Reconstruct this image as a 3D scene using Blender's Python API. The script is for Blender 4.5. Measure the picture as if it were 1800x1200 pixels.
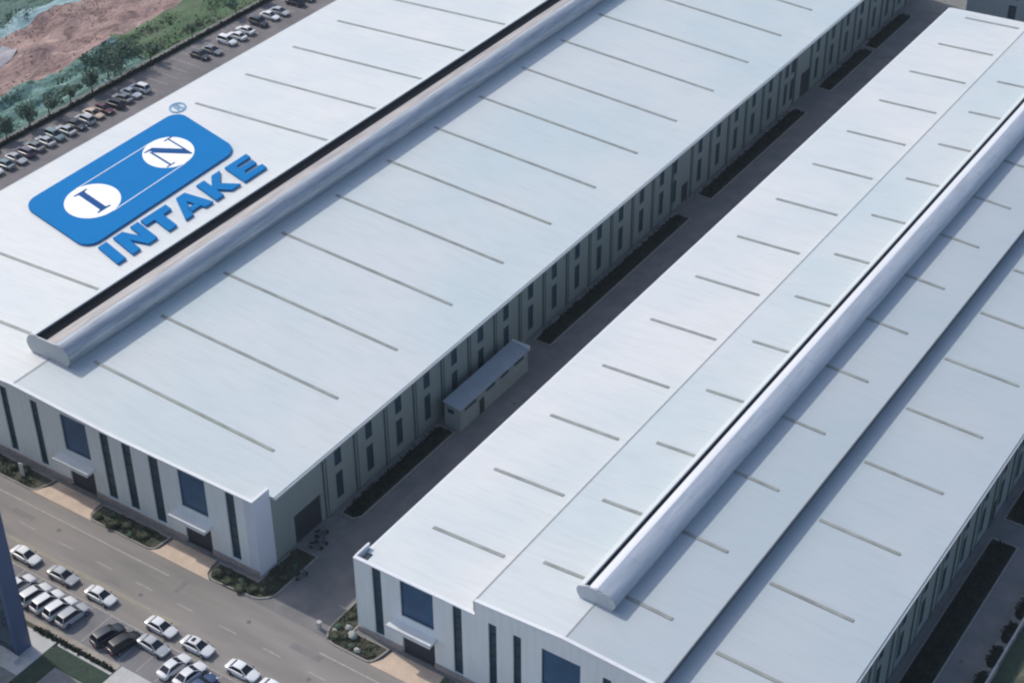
import bpy, bmesh, math, random
from mathutils import Matrix, Vector
random.seed(7)
R_ = math.radians
for o in list(bpy.data.objects): bpy.data.objects.remove(o)
S = bpy.context.scene
COL = S.collection

# ------------------------------------------------------------------ camera
cam = bpy.data.objects.new('camera', bpy.data.cameras.new('camera'))
COL.objects.link(cam); S.camera = cam
RM = ((0.832604, 0.55383226, -0.00635635), (-0.31742041, 0.48653595, 0.81395765), (0.4538886, -0.67568676, 0.58088944))
m3 = Matrix(RM).transposed()
cam.matrix_world = Matrix.Translation((100.11, -99.31, 130.0)) @ m3.to_4x4()
cam.data.sensor_width = 36; cam.data.lens = 3026.7 / 1800 * 36
cam.data.clip_start = 1; cam.data.clip_end = 6000
S.render.resolution_x = 1024; S.render.resolution_y = 682
# ------------------------------------------------------------------ light
SUN_EL = 43.5
to_sun = Vector((-1, .145, 0)).normalized() * math.cos(R_(SUN_EL)); to_sun.z = math.sin(R_(SUN_EL))
W = bpy.data.worlds.new('World'); S.world = W; W.use_nodes = True
nt = W.node_tree; nt.nodes.clear()
sky = nt.nodes.new('ShaderNodeTexSky'); sky.sky_type = 'NISHITA'; sky.sun_disc = False
sky.sun_elevation = R_(SUN_EL); sky.sun_rotation = math.atan2(to_sun.x, to_sun.y)
sky.dust_density = 2.0; sky.air_density = 1.0; sky.ozone_density = 1.0
bg = nt.nodes.new('ShaderNodeBackground'); bg.inputs[1].default_value = .15
wo = nt.nodes.new('ShaderNodeOutputWorld')
nt.links.new(sky.outputs[0], bg.inputs[0]); nt.links.new(bg.outputs[0], wo.inputs[0])
sl = bpy.data.lights.new('sun', 'SUN'); sl.energy = 2.45; sl.angle = R_(.9); sl.color = (1, .95, .86)
so = bpy.data.objects.new('sun', sl); COL.objects.link(so)
so.rotation_euler = to_sun.to_track_quat('Z', 'Y').to_euler()
S.view_settings.view_transform = 'Standard'; S.view_settings.look = 'None'
S.view_settings.exposure = .16; S.view_settings.gamma = 1
try: S.cycles.filter_width = 2.2
except Exception: pass

# ------------------------------------------------------------------ materials
def mat(name, col, rough=.7, metal=0, var=.12, scale=1.0, bump=0, bscale=20, tint=None, stretch=(1, 1, 1), spec=.5, detail=5, objcol=False):
    """procedural surface: base colour varied by two noises, optional bump"""
    m = bpy.data.materials.new(name); m.use_nodes = True
    n = m.node_tree.nodes; l = m.node_tree.links; b = n['Principled BSDF']
    tc = n.new('ShaderNodeTexCoord'); mp = n.new('ShaderNodeMapping'); mp.inputs['Scale'].default_value = stretch
    l.new(tc.outputs['Object'], mp.inputs[0])
    nz = n.new('ShaderNodeTexNoise'); nz.inputs['Scale'].default_value = scale; nz.inputs['Detail'].default_value = detail
    nz.inputs['Roughness'].default_value = .6
    l.new(mp.outputs[0], nz.inputs[0])
    cr = n.new('ShaderNodeValToRGB'); e = cr.color_ramp.elements
    t = tint or tuple(c * (1 - var) for c in col)
    e[0].position = .32; e[0].color = (*t, 1); e[1].position = .68; e[1].color = (*[min(1, c * (1 + var * .6)) for c in col], 1)
    l.new(nz.outputs['Fac'], cr.inputs[0])
    if objcol:
        oi = n.new('ShaderNodeObjectInfo'); mx = n.new('ShaderNodeMixRGB'); mx.blend_type = 'MULTIPLY'; mx.inputs[0].default_value = 1
        l.new(cr.outputs[0], mx.inputs[1]); l.new(oi.outputs['Color'], mx.inputs[2]); l.new(mx.outputs[0], b.inputs['Base Color'])
    else:
        l.new(cr.outputs[0], b.inputs['Base Color'])
    b.inputs['Roughness'].default_value = rough; b.inputs['Metallic'].default_value = metal
    b.inputs['Specular IOR Level'].default_value = spec
    if bump:
        n2 = n.new('ShaderNodeTexNoise'); n2.inputs['Scale'].default_value = bscale; n2.inputs['Detail'].default_value = 4
        l.new(mp.outputs[0], n2.inputs[0])
        bp = n.new('ShaderNodeBump'); bp.inputs['Strength'].default_value = bump; bp.inputs['Distance'].default_value = .1
        l.new(n2.outputs['Fac'], bp.inputs['Height']); l.new(bp.outputs[0], b.inputs['Normal'])
    return m

def sheet_mat(name, c1, c2, axis=1, pitch=.6, rough=.45, ribs=.25, line=.05, metal=0, dirt=.1):
    """coated profiled steel: broad colour drift, ribs across `axis`, faint seams and rain streaks"""
    m = bpy.data.materials.new(name); m.use_nodes = True
    n = m.node_tree.nodes; l = m.node_tree.links; b = n['Principled BSDF']
    tc = n.new('ShaderNodeTexCoord')
    a = n.new('ShaderNodeTexNoise'); a.inputs['Scale'].default_value = .06; a.inputs['Detail'].default_value = 5; l.new(tc.outputs['Object'], a.inputs[0])
    cr = n.new('ShaderNodeValToRGB'); e = cr.color_ramp.elements; e[0].position = .38; e[0].color = (*c1, 1); e[1].position = .62; e[1].color = (*c2, 1)
    l.new(a.outputs['Fac'], cr.inputs[0])
    sx = n.new('ShaderNodeSeparateXYZ'); l.new(tc.outputs['Object'], sx.inputs[0])
    def rib(p, w):
        d = n.new('ShaderNodeMath'); d.operation = 'DIVIDE'; l.new(sx.outputs[axis], d.inputs[0]); d.inputs[1].default_value = p
        f = n.new('ShaderNodeMath'); f.operation = 'FRACT'; l.new(d.outputs[0], f.inputs[0])
        s = n.new('ShaderNodeMath'); s.operation = 'LESS_THAN'; l.new(f.outputs[0], s.inputs[0]); s.inputs[1].default_value = w
        return s
    r1 = rib(pitch, .16)
    mp = n.new('ShaderNodeMapping'); sc = [.25, .25, .25]; sc[axis] = 1.6; mp.inputs['Scale'].default_value = sc
    l.new(tc.outputs['Object'], mp.inputs[0])
    st = n.new('ShaderNodeTexNoise'); st.inputs['Scale'].default_value = 1; st.inputs['Detail'].default_value = 6; l.new(mp.outputs[0], st.inputs[0])
    sr = n.new('ShaderNodeMapRange'); l.new(st.outputs['Fac'], sr.inputs[0]); sr.inputs[1].default_value = .45; sr.inputs[2].default_value = .8
    sr.inputs[3].default_value = 0; sr.inputs[4].default_value = dirt
    ad = n.new('ShaderNodeMath'); ad.operation = 'MULTIPLY_ADD'; l.new(r1.outputs[0], ad.inputs[0]); ad.inputs[1].default_value = line; l.new(sr.outputs[0], ad.inputs[2])
    mx = n.new('ShaderNodeMixRGB'); mx.blend_type = 'MIX'; l.new(ad.outputs[0], mx.inputs[0]); l.new(cr.outputs[0], mx.inputs[1]); mx.inputs[2].default_value = (.22, .24, .25, 1)
    l.new(mx.outputs[0], b.inputs['Base Color'])
    b.inputs['Roughness'].default_value = rough; b.inputs['Metallic'].default_value = metal
    if ribs:
        bp = n.new('ShaderNodeBump'); bp.inputs['Strength'].default_value = ribs; bp.inputs['Distance'].default_value = .04
        l.new(r1.outputs[0], bp.inputs['Height']); l.new(bp.outputs[0], b.inputs['Normal'])
    return m

def ramp_mat(name, stops, scale=1, stretch=(1, 1, 1), rough=.9, bump=.5, bscale=3, detail=8):
    m = bpy.data.materials.new(name); m.use_nodes = True
    n = m.node_tree.nodes; l = m.node_tree.links; b = n['Principled BSDF']
    tc = n.new('ShaderNodeTexCoord'); mp = n.new('ShaderNodeMapping'); mp.inputs['Scale'].default_value = stretch; l.new(tc.outputs['Object'], mp.inputs[0])
    nz = n.new('ShaderNodeTexNoise'); nz.inputs['Scale'].default_value = scale; nz.inputs['Detail'].default_value = detail; nz.inputs['Distortion'].default_value = .6; nz.inputs['Roughness'].default_value = .68
    l.new(mp.outputs[0], nz.inputs[0])
    cr = n.new('ShaderNodeValToRGB'); e = cr.color_ramp.elements
    e[0].position, e[0].color = stops[0][0], (*stops[0][1], 1); e[1].position, e[1].color = stops[-1][0], (*stops[-1][1], 1)
    for p, c in stops[1:-1]:
        x = e.new(p); x.color = (*c, 1)
    l.new(nz.outputs['Fac'], cr.inputs[0]); l.new(cr.outputs[0], b.inputs['Base Color']); b.inputs['Roughness'].default_value = rough
    n2 = n.new('ShaderNodeTexNoise'); n2.inputs['Scale'].default_value = bscale; n2.inputs['Detail'].default_value = 6; l.new(mp.outputs[0], n2.inputs[0])
    bp = n.new('ShaderNodeBump'); bp.inputs['Strength'].default_value = bump; bp.inputs['Distance'].default_value = .3
    l.new(n2.outputs['Fac'], bp.inputs['Height']); l.new(bp.outputs[0], b.inputs['Normal'])
    return m

M = dict(
    roof=sheet_mat('white_roof_steel', (.575, .625, .64), (.655, .665, .665), axis=1, pitch=.8, rough=.42, line=.045, dirt=.13),
    roof_mid=sheet_mat('dimmed_roof_steel', (.515, .59, .61), (.58, .615, .63), axis=1, pitch=.8, rough=.42, line=.045, dirt=.13),  # white steel dimmed; left hall's turned-away slope has its weaker light painted in
    roof_shaded=sheet_mat('shade_toned_roof_steel', (.41, .475, .51), (.45, .495, .525), axis=1, pitch=.8, rough=.45, line=.045, dirt=.13),  # bluish shade of slopes facing away from the sun, put into the colour
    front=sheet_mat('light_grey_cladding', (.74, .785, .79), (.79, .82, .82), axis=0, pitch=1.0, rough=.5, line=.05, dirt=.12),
    pier=mat('light_grey_panel', (.62, .65, .74), .5, var=.05, scale=.3),
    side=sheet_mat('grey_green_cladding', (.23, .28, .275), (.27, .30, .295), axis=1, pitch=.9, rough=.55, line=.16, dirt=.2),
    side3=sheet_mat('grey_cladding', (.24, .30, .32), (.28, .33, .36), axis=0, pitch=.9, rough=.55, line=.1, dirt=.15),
    trim=mat('white_trim', (.7, .72, .74), .5, var=.06),
    gutter=mat('grey_gutter', (.5, .53, .55), .5, var=.08),
    pipe=mat('dark_downpipe', (.085, .12, .12), .5, var=.1),
    plinth=mat('brown_plinth', (.36, .31, .29), .85, var=.2, scale=2),
    glass_b=mat('blue_glass', (.03, .10, .20), .3, var=.25, scale=.3, spec=.3),
    glass_d=mat('dark_glass', (.026, .066, .092), .35, var=.3, scale=.6, spec=.25),
    frame=mat('dark_window_frame', (.03, .065, .10), .5, var=.1),
    door=mat('dark_shutter', (.035, .042, .055), .6, var=.2, stretch=(1, 1, 8)),
    skylight=mat('skylight_panel', (.31, .33, .31), .45, var=.1, scale=.5, tint=(.21, .225, .215)),
    seam=mat('roof_flashing', (.33, .35, .37), .5, var=.1),
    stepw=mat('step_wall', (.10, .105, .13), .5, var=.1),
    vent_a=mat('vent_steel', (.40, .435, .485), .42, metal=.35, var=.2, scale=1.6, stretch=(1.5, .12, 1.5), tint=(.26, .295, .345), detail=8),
    vent_b=mat('bright_vent_steel', (.43, .475, .54), .45, metal=.2, var=.1, scale=1.6, stretch=(1.5, .12, 1.5), tint=(.34, .39, .455), detail=8),
    cap_a=mat('vent_cap_sunlit_tan', (.46, .425, .405), .5, metal=.1, var=.15, scale=1.8, stretch=(1.6, .1, 1), tint=(.27, .255, .26), detail=8),  # sunlit strip of the vent floor, its light put into the tan
    cap_b=mat('vent_cap_sunlit_white', (.68, .69, .72), .35, metal=.15, var=.06, scale=.7, stretch=(1, .15, 1)),  # sunlit strip inside the right vent, its light put into the white
    vent_sunlit=mat('sunlit_tone_vent_steel', (.50, .54, .56), .5, var=.06, scale=.6, stretch=(1, .1, 1)),  # sunlit look of the left cheeks painted in as a paler steel
    vent_end=mat('vent_end_plate', (.47, .50, .54), .5, metal=.2, var=.06),
    dark=mat('vent_throat_shade', (.055, .055, .06), .8, var=.1),  # shade inside the vents put in as a near-black colour
    asphalt=mat('asphalt', (.275, .252, .232), .92, var=.12, scale=.22, bump=.25, bscale=12, tint=(.198, .186, .178), stretch=(.22, 1.5, 1), detail=9),
    asphalt2=mat('alley_asphalt', (.205, .19, .185), .92, var=.15, scale=.3, bump=.25, bscale=12, tint=(.14, .148, .148), detail=8),
    asphalt3=mat('far_lane_asphalt', (.185, .17, .172), .92, var=.2, scale=.2, bump=.25, bscale=12, tint=(.13, .125, .132), detail=8),
    dark_patch=mat('manhole_iron', (.14, .135, .13), .8, var=.2),
    patch=mat('asphalt_patch', (.20, .19, .187), .92, var=.15, scale=.8),
    lot=mat('car_park_asphalt', (.21, .2, .205), .92, var=.15, scale=.3, bump=.25, bscale=12, tint=(.165, .16, .168)),
    apron=mat('sand_concrete', (.62, .48, .37), .9, var=.08, scale=.6, bump=.1, tint=(.5, .395, .315)),
    kerb=mat('kerb_stone', (.30, .285, .265), .9, var=.15, scale=2),
    pave=mat('grey_pavement', (.2, .2, .195), .9, var=.2, scale=1.2, bump=.1),
    tanpave=mat('beige_pavement', (.33, .295, .255), .9, var=.2, scale=.8, bump=.1),
    palepave=mat('pale_pavement', (.46, .455, .44), .85, var=.12, scale=.6),
    white=mat('worn_white_paint', (.42, .40, .37), .8, var=.2, scale=1.5, tint=(.27, .25, .24)),
    yellow=mat('worn_yellow_paint', (.38, .34, .23), .8, var=.2, scale=1.2, tint=(.27, .25, .2)),
    soil=ramp_mat('planter_soil', [(.3, (.035, .035, .025)), (.46, (.075, .068, .05)), (.6, (.04, .055, .032)), (.78, (.13, .11, .085))], 1.6, bump=.7),
    bedsoil=ramp_mat('dark_bed_soil', [(.3, (.02, .026, .024)), (.7, (.045, .05, .042))], 1.2),
    grass=ramp_mat('grass', [(.3, (.016, .034, .024)), (.7, (.035, .06, .036))], 1.2),
    fgrass=ramp_mat('field_grass', [(.3, (.04, .095, .045)), (.47, (.075, .15, .065)), (.6, (.115, .155, .085)), (.75, (.21, .185, .135))], .35, stretch=(1, .35, 1)),
    net=ramp_mat('green_netting', [(.34, (.03, .07, .055)), (.43, (.07, .16, .13)), (.49, (.16, .30, .28)), (.55, (.10, .18, .13)), (.61, (.25, .42, .42)), (.72, (.38, .50, .52))], 1.1, stretch=(1, .28, 1), bump=1, bscale=1.5),
    netpale=ramp_mat('pale_netting', [(.34, (.09, .17, .17)), (.5, (.22, .34, .36)), (.7, (.34, .45, .5))], 1.1, stretch=(1, .2, 1)),
    netdark=ramp_mat('dark_netting', [(.34, (.018, .04, .03)), (.46, (.045, .09, .07)), (.52, (.1, .19, .17)), (.58, (.05, .1, .06)), (.7, (.2, .31, .31))], .9, stretch=(1, .3, 1)),
    earth=ramp_mat('red_brown_earth', [(.34, (.13, .085, .075)), (.43, (.24, .155, .14)), (.5, (.34, .225, .205)), (.55, (.25, .175, .155)), (.62, (.42, .29, .255)), (.72, (.50, .36, .32))], .32, stretch=(1, .5, 1), bscale=1.6, bump=1),
    rubble=mat('earth_clod', (.30, .22, .19), .95, var=.4, scale=.8, tint=(.14, .10, .09)),
    waste=ramp_mat('waste_ground', [(.32, (.035, .05, .035)), (.47, (.08, .09, .06)), (.6, (.15, .145, .11)), (.72, (.27, .26, .24))], .45),
    sand=ramp_mat('pale_silt', [(.3, (.28, .27, .3)), (.7, (.4, .38, .41))], .3),
    carpaint=mat('car_paint', (1, 1, 1), .28, var=.03, scale=.4, objcol=True, spec=.6),
    carglass=mat('car_glass', (.015, .018, .028), .12, var=.1),
    tyre=mat('tyre', (.02, .02, .022), .85, var=.1), rim=mat('alloy', (.4, .41, .43), .35, metal=.8, var=.1),
    lamp=mat('headlight', (.6, .62, .65), .15, var=.1), tail=mat('tail_light', (.3, .01, .01), .3, var=.1),
    leaf=mat('leaf', (.075, .085, .045), .8, var=.4, scale=1.4, tint=(.026, .042, .024)),
    leaf_teal=mat('tree_leaf', (.09, .16, .10), .75, var=.5, scale=1.2, tint=(.04, .08, .06)),
    leafd=mat('hedge_leaf', (.016, .026, .020), .9, var=.4, scale=1.2, tint=(.008, .014, .012), spec=.2),
    bark=mat('bark', (.12, .1, .085), .9, var=.3, scale=3),
    rock=mat('pale_rock', (.38, .4, .36), .9, var=.2, scale=2, bump=.4, bscale=3),
    blue=mat('logo_blue', (.0, .17, .455), .85, var=.03, scale=.2, spec=.12),
    lwhite=mat('logo_white', (.86, .87, .88), .5, var=.02, scale=.2),
    lletter=mat('logo_letter_blue', (.003, .075, .25), .8, var=.03, spec=.15),
    ring=mat('logo_ring_blue', (.13, .33, .52), .5, var=.03),
    tower_b=mat('navy_cladding', (.05, .09, .175), .4, var=.15, scale=.15),
    tower_g=mat('teal_curtain_glass', (.03, .07, .095), .2, var=.5, scale=.25),
    mull=mat('mullion', (.025, .045, .07), .4, var=.1),
    signw=mat('white_panel', (.6, .6, .6), .5, var=.05),
    annexroof=mat('annex_roof', (.30, .335, .375), .5, var=.1, scale=.8),
    annexwall=mat('annex_wall', (.29, .32, .335), .7, var=.15, scale=.8),
)

# ------------------------------------------------------------------ builders
class MB:
    def __init__(s): s.bm = bmesh.new()
    def box(s, x0, x1, y0, y1, z0, z1):
        v = [s.bm.verts.new(p) for p in ((x0, y0, z0), (x1, y0, z0), (x1, y1, z0), (x0, y1, z0), (x0, y0, z1), (x1, y0, z1), (x1, y1, z1), (x0, y1, z1))]
        for f in ((3, 2, 1, 0), (4, 5, 6, 7), (0, 1, 5, 4), (1, 2, 6, 5), (2, 3, 7, 6), (3, 0, 4, 7)): s.bm.faces.new([v[i] for i in f])
        return s
    def prism(s, pts, ext):
        """pts: list of 3-D points (planar loop); ext: extrusion vector"""
        e = Vector(ext); a = [s.bm.verts.new(p) for p in pts]; b = [s.bm.verts.new(Vector(p) + e) for p in pts]
        n = len(pts); s.bm.faces.new(a); s.bm.faces.new(b[::-1])
        for i in range(n): s.bm.faces.new((a[(i + 1) % n], a[i], b[i], b[(i + 1) % n]))
        return s
    def loft(s, rings, closed=True, caps=True):
        R = [[s.bm.verts.new(p) for p in r] for r in rings]; n = len(R[0])
        for a, b in zip(R, R[1:]):
            for i in range(n if closed else n - 1): s.bm.faces.new((a[i], a[(i + 1) % n], b[(i + 1) % n], b[i]))
        if caps and closed: s.bm.faces.new(R[0][::-1]); s.bm.faces.new(R[-1])
        return s
    def cyl(s, c, r, h, axis='z', n=16, r2=None):
        r2 = r if r2 is None else r2; c = Vector(c); rings = []
        for t, rr in ((0, r), (1, r2)):
            q = []
            for i in range(n):
                a = 2 * math.pi * i / n; u, v = rr * math.cos(a), rr * math.sin(a)
                q.append(c + (Vector((u, v, h * t)) if axis == 'z' else Vector((h * t, u, v)) if axis == 'x' else Vector((u, h * t, v))))
            rings.append(q)
        return s.loft(rings)
    def build(s, name, m, parent=None, smooth=False, loc=None):
        bmesh.ops.recalc_face_normals(s.bm, faces=s.bm.faces)
        me = bpy.data.meshes.new(name); s.bm.to_mesh(me); s.bm.free()
        if isinstance(m, str): m = M[m]
        me.materials.append(m)
        if smooth:
            for p in me.polygons: p.use_smooth = True
        o = bpy.data.objects.new(name, me); COL.objects.link(o)
        if parent: o.parent = parent
        if loc: o.location = loc
        return o

def tag(o, label=None, cat=None, group=None, kind=None):
    if label: o['label'] = label
    if cat: o['category'] = cat
    if group: o['group'] = group
    if kind: o['kind'] = kind
    return o
def thing(name, label, cat, loc=(0, 0, 0), rz=0, group=None):
    o = bpy.data.objects.new(name, None); COL.objects.link(o); o.empty_display_size = .3
    o.location = loc; o.rotation_euler.z = rz
    return tag(o, label, cat, group)
def copy_tree(o, parent=None):
    c = o.copy(); COL.objects.link(c); c.parent = parent
    for ch in o.children: copy_tree(ch, c)
    return c
def struct(name, mb, m, smooth=False): return tag(mb.build(name, m, smooth=smooth), kind='structure')
def slab(name, pts, z0, z1, m):
    return struct(name, MB().prism([(x, y, z0) for x, y in pts], (0, 0, z1 - z0)), m)
def rect(x0, x1, y0, y1): return [(x0, y0), (x1, y0), (x1, y1), (x0, y1)]

# ------------------------------------------------------------------ ground and roads
struct('ground', MB().prism([(x, y, -.5) for x, y in rect(-3000, 3000, -3000, 3000)], (0, 0, .40)), 'pave')
struct('road', MB().prism([(x, y, -.1) for x, y in rect(-260, 260, -18.0, -3.3)], (0, 0, .1)), 'asphalt')
slab('car_park', rect(-60, 60, -17.99, -13.2), -.02, .0045, 'lot')
struct('alley_road', MB().prism([(x, y, -.1) for x, y in rect(-.4, 14.0, -3.3, 158.5)], (0, 0, .1)), 'asphalt2')
struct('cross_road', MB().prism([(x, y, -.1) for x, y in rect(-70, 140, 158.5, 176.0)], (0, 0, .1)), 'asphalt2')
struct('far_lane', MB().prism([(x, y, -.1) for x, y in rect(-96.3, -72.0, -3.3, 300)], (0, 0, .1)), 'asphalt3')
struct('service_lane', MB().prism([(x, y, -.1) for x, y in rect(63.4, 70.6, -3.3, 158.5)], (0, 0, .1)), 'asphalt2')
# painted lines, one sheet
def line(mb, x0, x1, y0, y1, z=.009): mb.box(x0, x1, y0, y1, z - .003, z + .002)
mb = MB(); line(mb, -120, -8.5, -5.36, -5.2); line(mb, 12.5, 120, -5.36, -5.2)
for i in range(-14, 14): line(mb, i * 6.0 + 1.2, i * 6.0 + 3.6, -8.05, -7.93)
line(mb, -60, 40, -13.25, -13.13)
for i in range(18): line(mb, -22.4 + i * 2.6, -22.3 + i * 2.6, -17.7, -13.26)
for i in range(40): line(mb, -95.6, -89.3, 43.2 + i * 2.55, 43.3 + i * 2.55)
struct('white_line_marking', mb, 'white')
mb = MB()
for a_, b_ in ((-120, -2.5), (13, 120)): line(mb, a_, b_, -10.55, -10.43); line(mb, a_, b_, -10.3, -10.18)
struct('yellow_line_marking', mb, 'yellow')

rg = random.Random(5); mb = MB()
for x, y in ((-24, -6.6), (-9, -9.2), (3.5, -5.9), (14, -8.8), (7.2, 22), (6.1, 41), (6.6, 63), (6.9, 88), (7.0, 112), (-17, -12.6), (68.6, 30), (68.9, 55)):
    mb.cyl((x, y, .006), .26, .012, 'z', 18)
struct('manhole_covers', mb, 'dark_patch')
mb = MB()
for x, y, w, h_ in ((-31, -7.2, 3.2, .7), (-6.5, -6.8, .6, 2.4), (9.4, -6.4, 4.0, .8), (5.4, 15.5, .7, 6), (6.6, 52, 1.6, 3.2), (5.0, 74, .8, 9), (-14, -9.6, 2.0, .5), (20.5, -9.2, 5, .7)):
    mb.box(x, x + w, y, y + h_, .001, .007)
struct('asphalt_patches', mb, 'patch')
def arc(cx, cy, r, a0, a1, n=6): return [(cx + r * math.cos(R_(a0 + (a1 - a0) * i / n)), cy + r * math.sin(R_(a0 + (a1 - a0) * i / n))) for i in range(n + 1)]
def inset(pts, d):
    n = len(pts); out = []
    A = sum(pts[i][0] * pts[(i + 1) % n][1] - pts[(i + 1) % n][0] * pts[i][1] for i in range(n))
    sg = 1 if A > 0 else -1
    for i in range(n):
        p0, p1, p2 = Vector(pts[i - 1]), Vector(pts[i]), Vector(pts[(i + 1) % n])
        a = (p1 - p0).normalized(); b = (p2 - p1).normalized()
        na = Vector((-a.y, a.x)) * sg; nb = Vector((-b.y, b.x)) * sg
        k = (na + nb); k = k / max(.4, k.length_squared) * 2
        q = p1 + k * d; out.append((q.x, q.y))
    return out
def bed(pts, soil='soil', kz=.13):
    """planting bed: a real kerb ring with soil inside"""
    inn = inset(pts, .18); n = len(pts); mb = MB(); bm = mb.bm
    o0 = [bm.verts.new((x, y, -.02)) for x, y in pts]; o1 = [bm.verts.new((x, y, kz)) for x, y in pts]
    i1 = [bm.verts.new((x, y, kz)) for x, y in inn]; i0 = [bm.verts.new((x, y, -.02)) for x, y in inn]
    for i in range(n):
        j = (i + 1) % n
        bm.faces.new((o0[i], o0[j], o1[j], o1[i])); bm.faces.new((o1[i], o1[j], i1[j], i1[i])); bm.faces.new((i1[i], i1[j], i0[j], i0[i]))
    struct('kerb', mb, 'kerb')
    slab('planting_bed', inset(pts, .19), -.01, .08, soil)

# pavement strips along the fronts, aprons, beds
slab('front_pavement', rect(-74, .15, -.62, -.02), -.02, .10, 'pave')
slab('front_pavement', rect(14.0, 64, -.95, -.45), -.02, .10, 'pave')
slab('driveway', [(-5.7, -.63), (-5.6, -1.6), (-5.2, -2.7), (-4.3, -3.45), (-13.1, -3.45), (-12.35, -2.7), (-12.15, -1.6), (-12.1, -.63)][::-1], -.02, .05, 'apron')
slab('driveway', [(-23.3, -.63), (-23.25, -1.6), (-23.0, -2.7), (-22.2, -3.45), (-32.2, -3.45), (-31.2, -2.8), (-30.4, -1.7), (-30.2, -.63)][::-1], -.02, .05, 'apron')
slab('driveway', [(25.4, -.96), (25.5, -2.2), (26.4, -3.75), (17.9, -3.75), (18.7, -2.4), (18.9, -.96)][::-1], -.02, .05, 'apron')
bed([(-22.9, -.64), (-12.5, -.64), (-12.6, -2.2)] + arc(-13.6, -2.4, 1.0, 0, -90, 4) + [(-21.4, -3.4)] + arc(-21.9, -2.4, 1.0, -90, -180, 4))
bed([(-60, -.64), (-30.6, -.64), (-30.8, -1.7)] + arc(-32.2, -2.3, 1.15, 0, -90, 4) + [(-60, -3.45)])
bed([(-5.2, -.64), (.3, -.64), (.3, 6.0), (3.35, 6.0)] + arc(1.0, -.6, 2.4, 0, -75, 6) + [(-3.6, -3.3)] + arc(-4.0, -2.3, 1.0, -90, -180, 3))
bed([(13.7, 150), (13.7, -.97), (18.5, -.97), (18.3, -2.3)] + arc(17.2, -2.7, 1.0, 0, -90, 4) + arc(13.3, -1.5, 2.2, -95, -180, 6) + [(11.1, 150)])
bed([(26.9, -.97), (40, -.97), (40, -3.7), (28, -3.7)] + arc(27.8, -2.8, .9, -100, -180, 4))
# far side of the car park: kerb, hedge strip, terrace, lawn
slab('kerb_pavement', rect(-60, -3.3, -18.75, -18.0), -.02, .12, 'tanpave')
slab('hedge_bed', rect(-60, -3.3, -19.3, -18.76), -.02, .06, 'soil')
slab('low_kerb', rect(-10.9, -3.3, -19.62, -19.31), -.02, .18, 'palepave')
slab('terrace', rect(-60, -11.3, -24.9, -19.31), -.02, .14, 'palepave')
slab('entrance_pavement', rect(-3.2, 60, -40, -18.01), -.02, .10, 'palepave')
slab('lawn', rect(-11.2, -3.3, -21.85, -19.63), -.02, .10, 'grass')
slab('lawn', rect(-11.2, -9.0, -60, -21.86), -.02, .10, 'grass')
slab('plaza', rect(-8.9, -3.3, -60, -21.9), -.02, .07, 'pave')
slab('terrace', rect(-60, -11.3, -60, -24.95), -.02, .08, 'pave')
# alley pavement + side drive
slab('side_driveway', rect(.2, 3.4, 6.1, 12.55), -.02, .03, 'pave')
slab('side_pavement', rect(.2, .62, 12.6, 181), -.02, .10, 'pave')
def hedge(name, label, x0, x1, y0, y1, h, n, group, m='leafd', seed=0, rnd=1.1):
    """dense low planting: lumpy core with many small leaf clumps"""
    rg = random.Random(seed); mb = MB(); bm = mb.bm
    nx, ny = 6, max(4, int((y1 - y0) / .6)); V = []
    for j in range(ny + 1):
        row = []; fy = j / ny; end = min(1, min(fy, 1 - fy) * (y1 - y0) / rnd)
        for i in range(nx + 1):
            fx = i / nx; e = math.sqrt(max(0, min(1, min(fx, 1 - fx) * 5))) * math.sqrt(max(0, end))
            w = (x1 - x0) * (.55 + .45 * math.sqrt(max(0, end)))
            row.append(bm.verts.new((x1 - w * (1 - fx), y0 + (y1 - y0) * fy, .06 + h * (.78 * e + .14 * rg.random() * e))))
        V.append(row)
    for j in range(ny):
        for i in range(nx): bm.faces.new((V[j][i], V[j][i + 1], V[j + 1][i + 1], V[j + 1][i]))
    for k in range(n):
        j = rg.randrange(1, ny); i = rg.randrange(1, nx)
        c = V[j][i].co + Vector((rg.uniform(-.3, .3), rg.uniform(-.3, .3), rg.uniform(-.05, .18) * h))
        leafquad(bm, c, rg.uniform(.08, .2), rg)
    o = mb.build(name, m); tag(o, label, 'hedge', group); return o
def leafquad(bm, c, s, rg):
    a = Vector((rg.uniform(-1, 1), rg.uniform(-1, 1), rg.uniform(-.6, .6))).normalized()
    b = a.cross(Vector((rg.uniform(-1, 1), rg.uniform(-1, 1), rg.uniform(-1, 1)))).normalized()
    vs = [bm.verts.new(c + a * s * u + b * s * v * .7) for u, v in ((-1, -.4), (.1, -1), (1, .3), (-.2, 1))]
    bm.faces.new(vs)
GH = 'dark hedge beds along the shaded alley'
H1 = [(13.1, 32.4, 'between side door and annex'), (53.6, 91.3, 'just beyond the annex'), (97.6, 129.6, 'before the recessed doorway'),
      (138.4, 155.5, 'beyond the recessed doorway'), (156.6, 172, 'farthest, at the top of the alley')]
for k, (a, b, t) in enumerate(H1):
    bed([(.7, a), (3.3, a), (3.3, b), (.7, b)] if k != 0 else [(.75, a), (2.6, a - .1), (3.3, a + .8), (3.3, b), (.75, b)], 'bedsoil')
    hedge('hedge', 'dark hedge bed in the alley, ' + t, .95, 3.1, a + .3, b - .2, .55, int((b - a) * 70), GH, seed=k)
GR = 'dark hedge beds beside the right-hand wall'
for k, (a, b, t) in enumerate([(8, 49.8, 'nearer one, below the break'), (53.4, 96, 'farther one, beyond the break')]):
    bed([(64.3, a), (67.5, a), (67.5, b), (64.3, b)], 'bedsoil')
    hedge('hedge', 'dark hedge bed beside the right-hand wall, ' + t, 64.6, 67.3, a + .3, b - .2, .6, int((b - a) * 75), GR, seed=20 + k)

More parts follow.
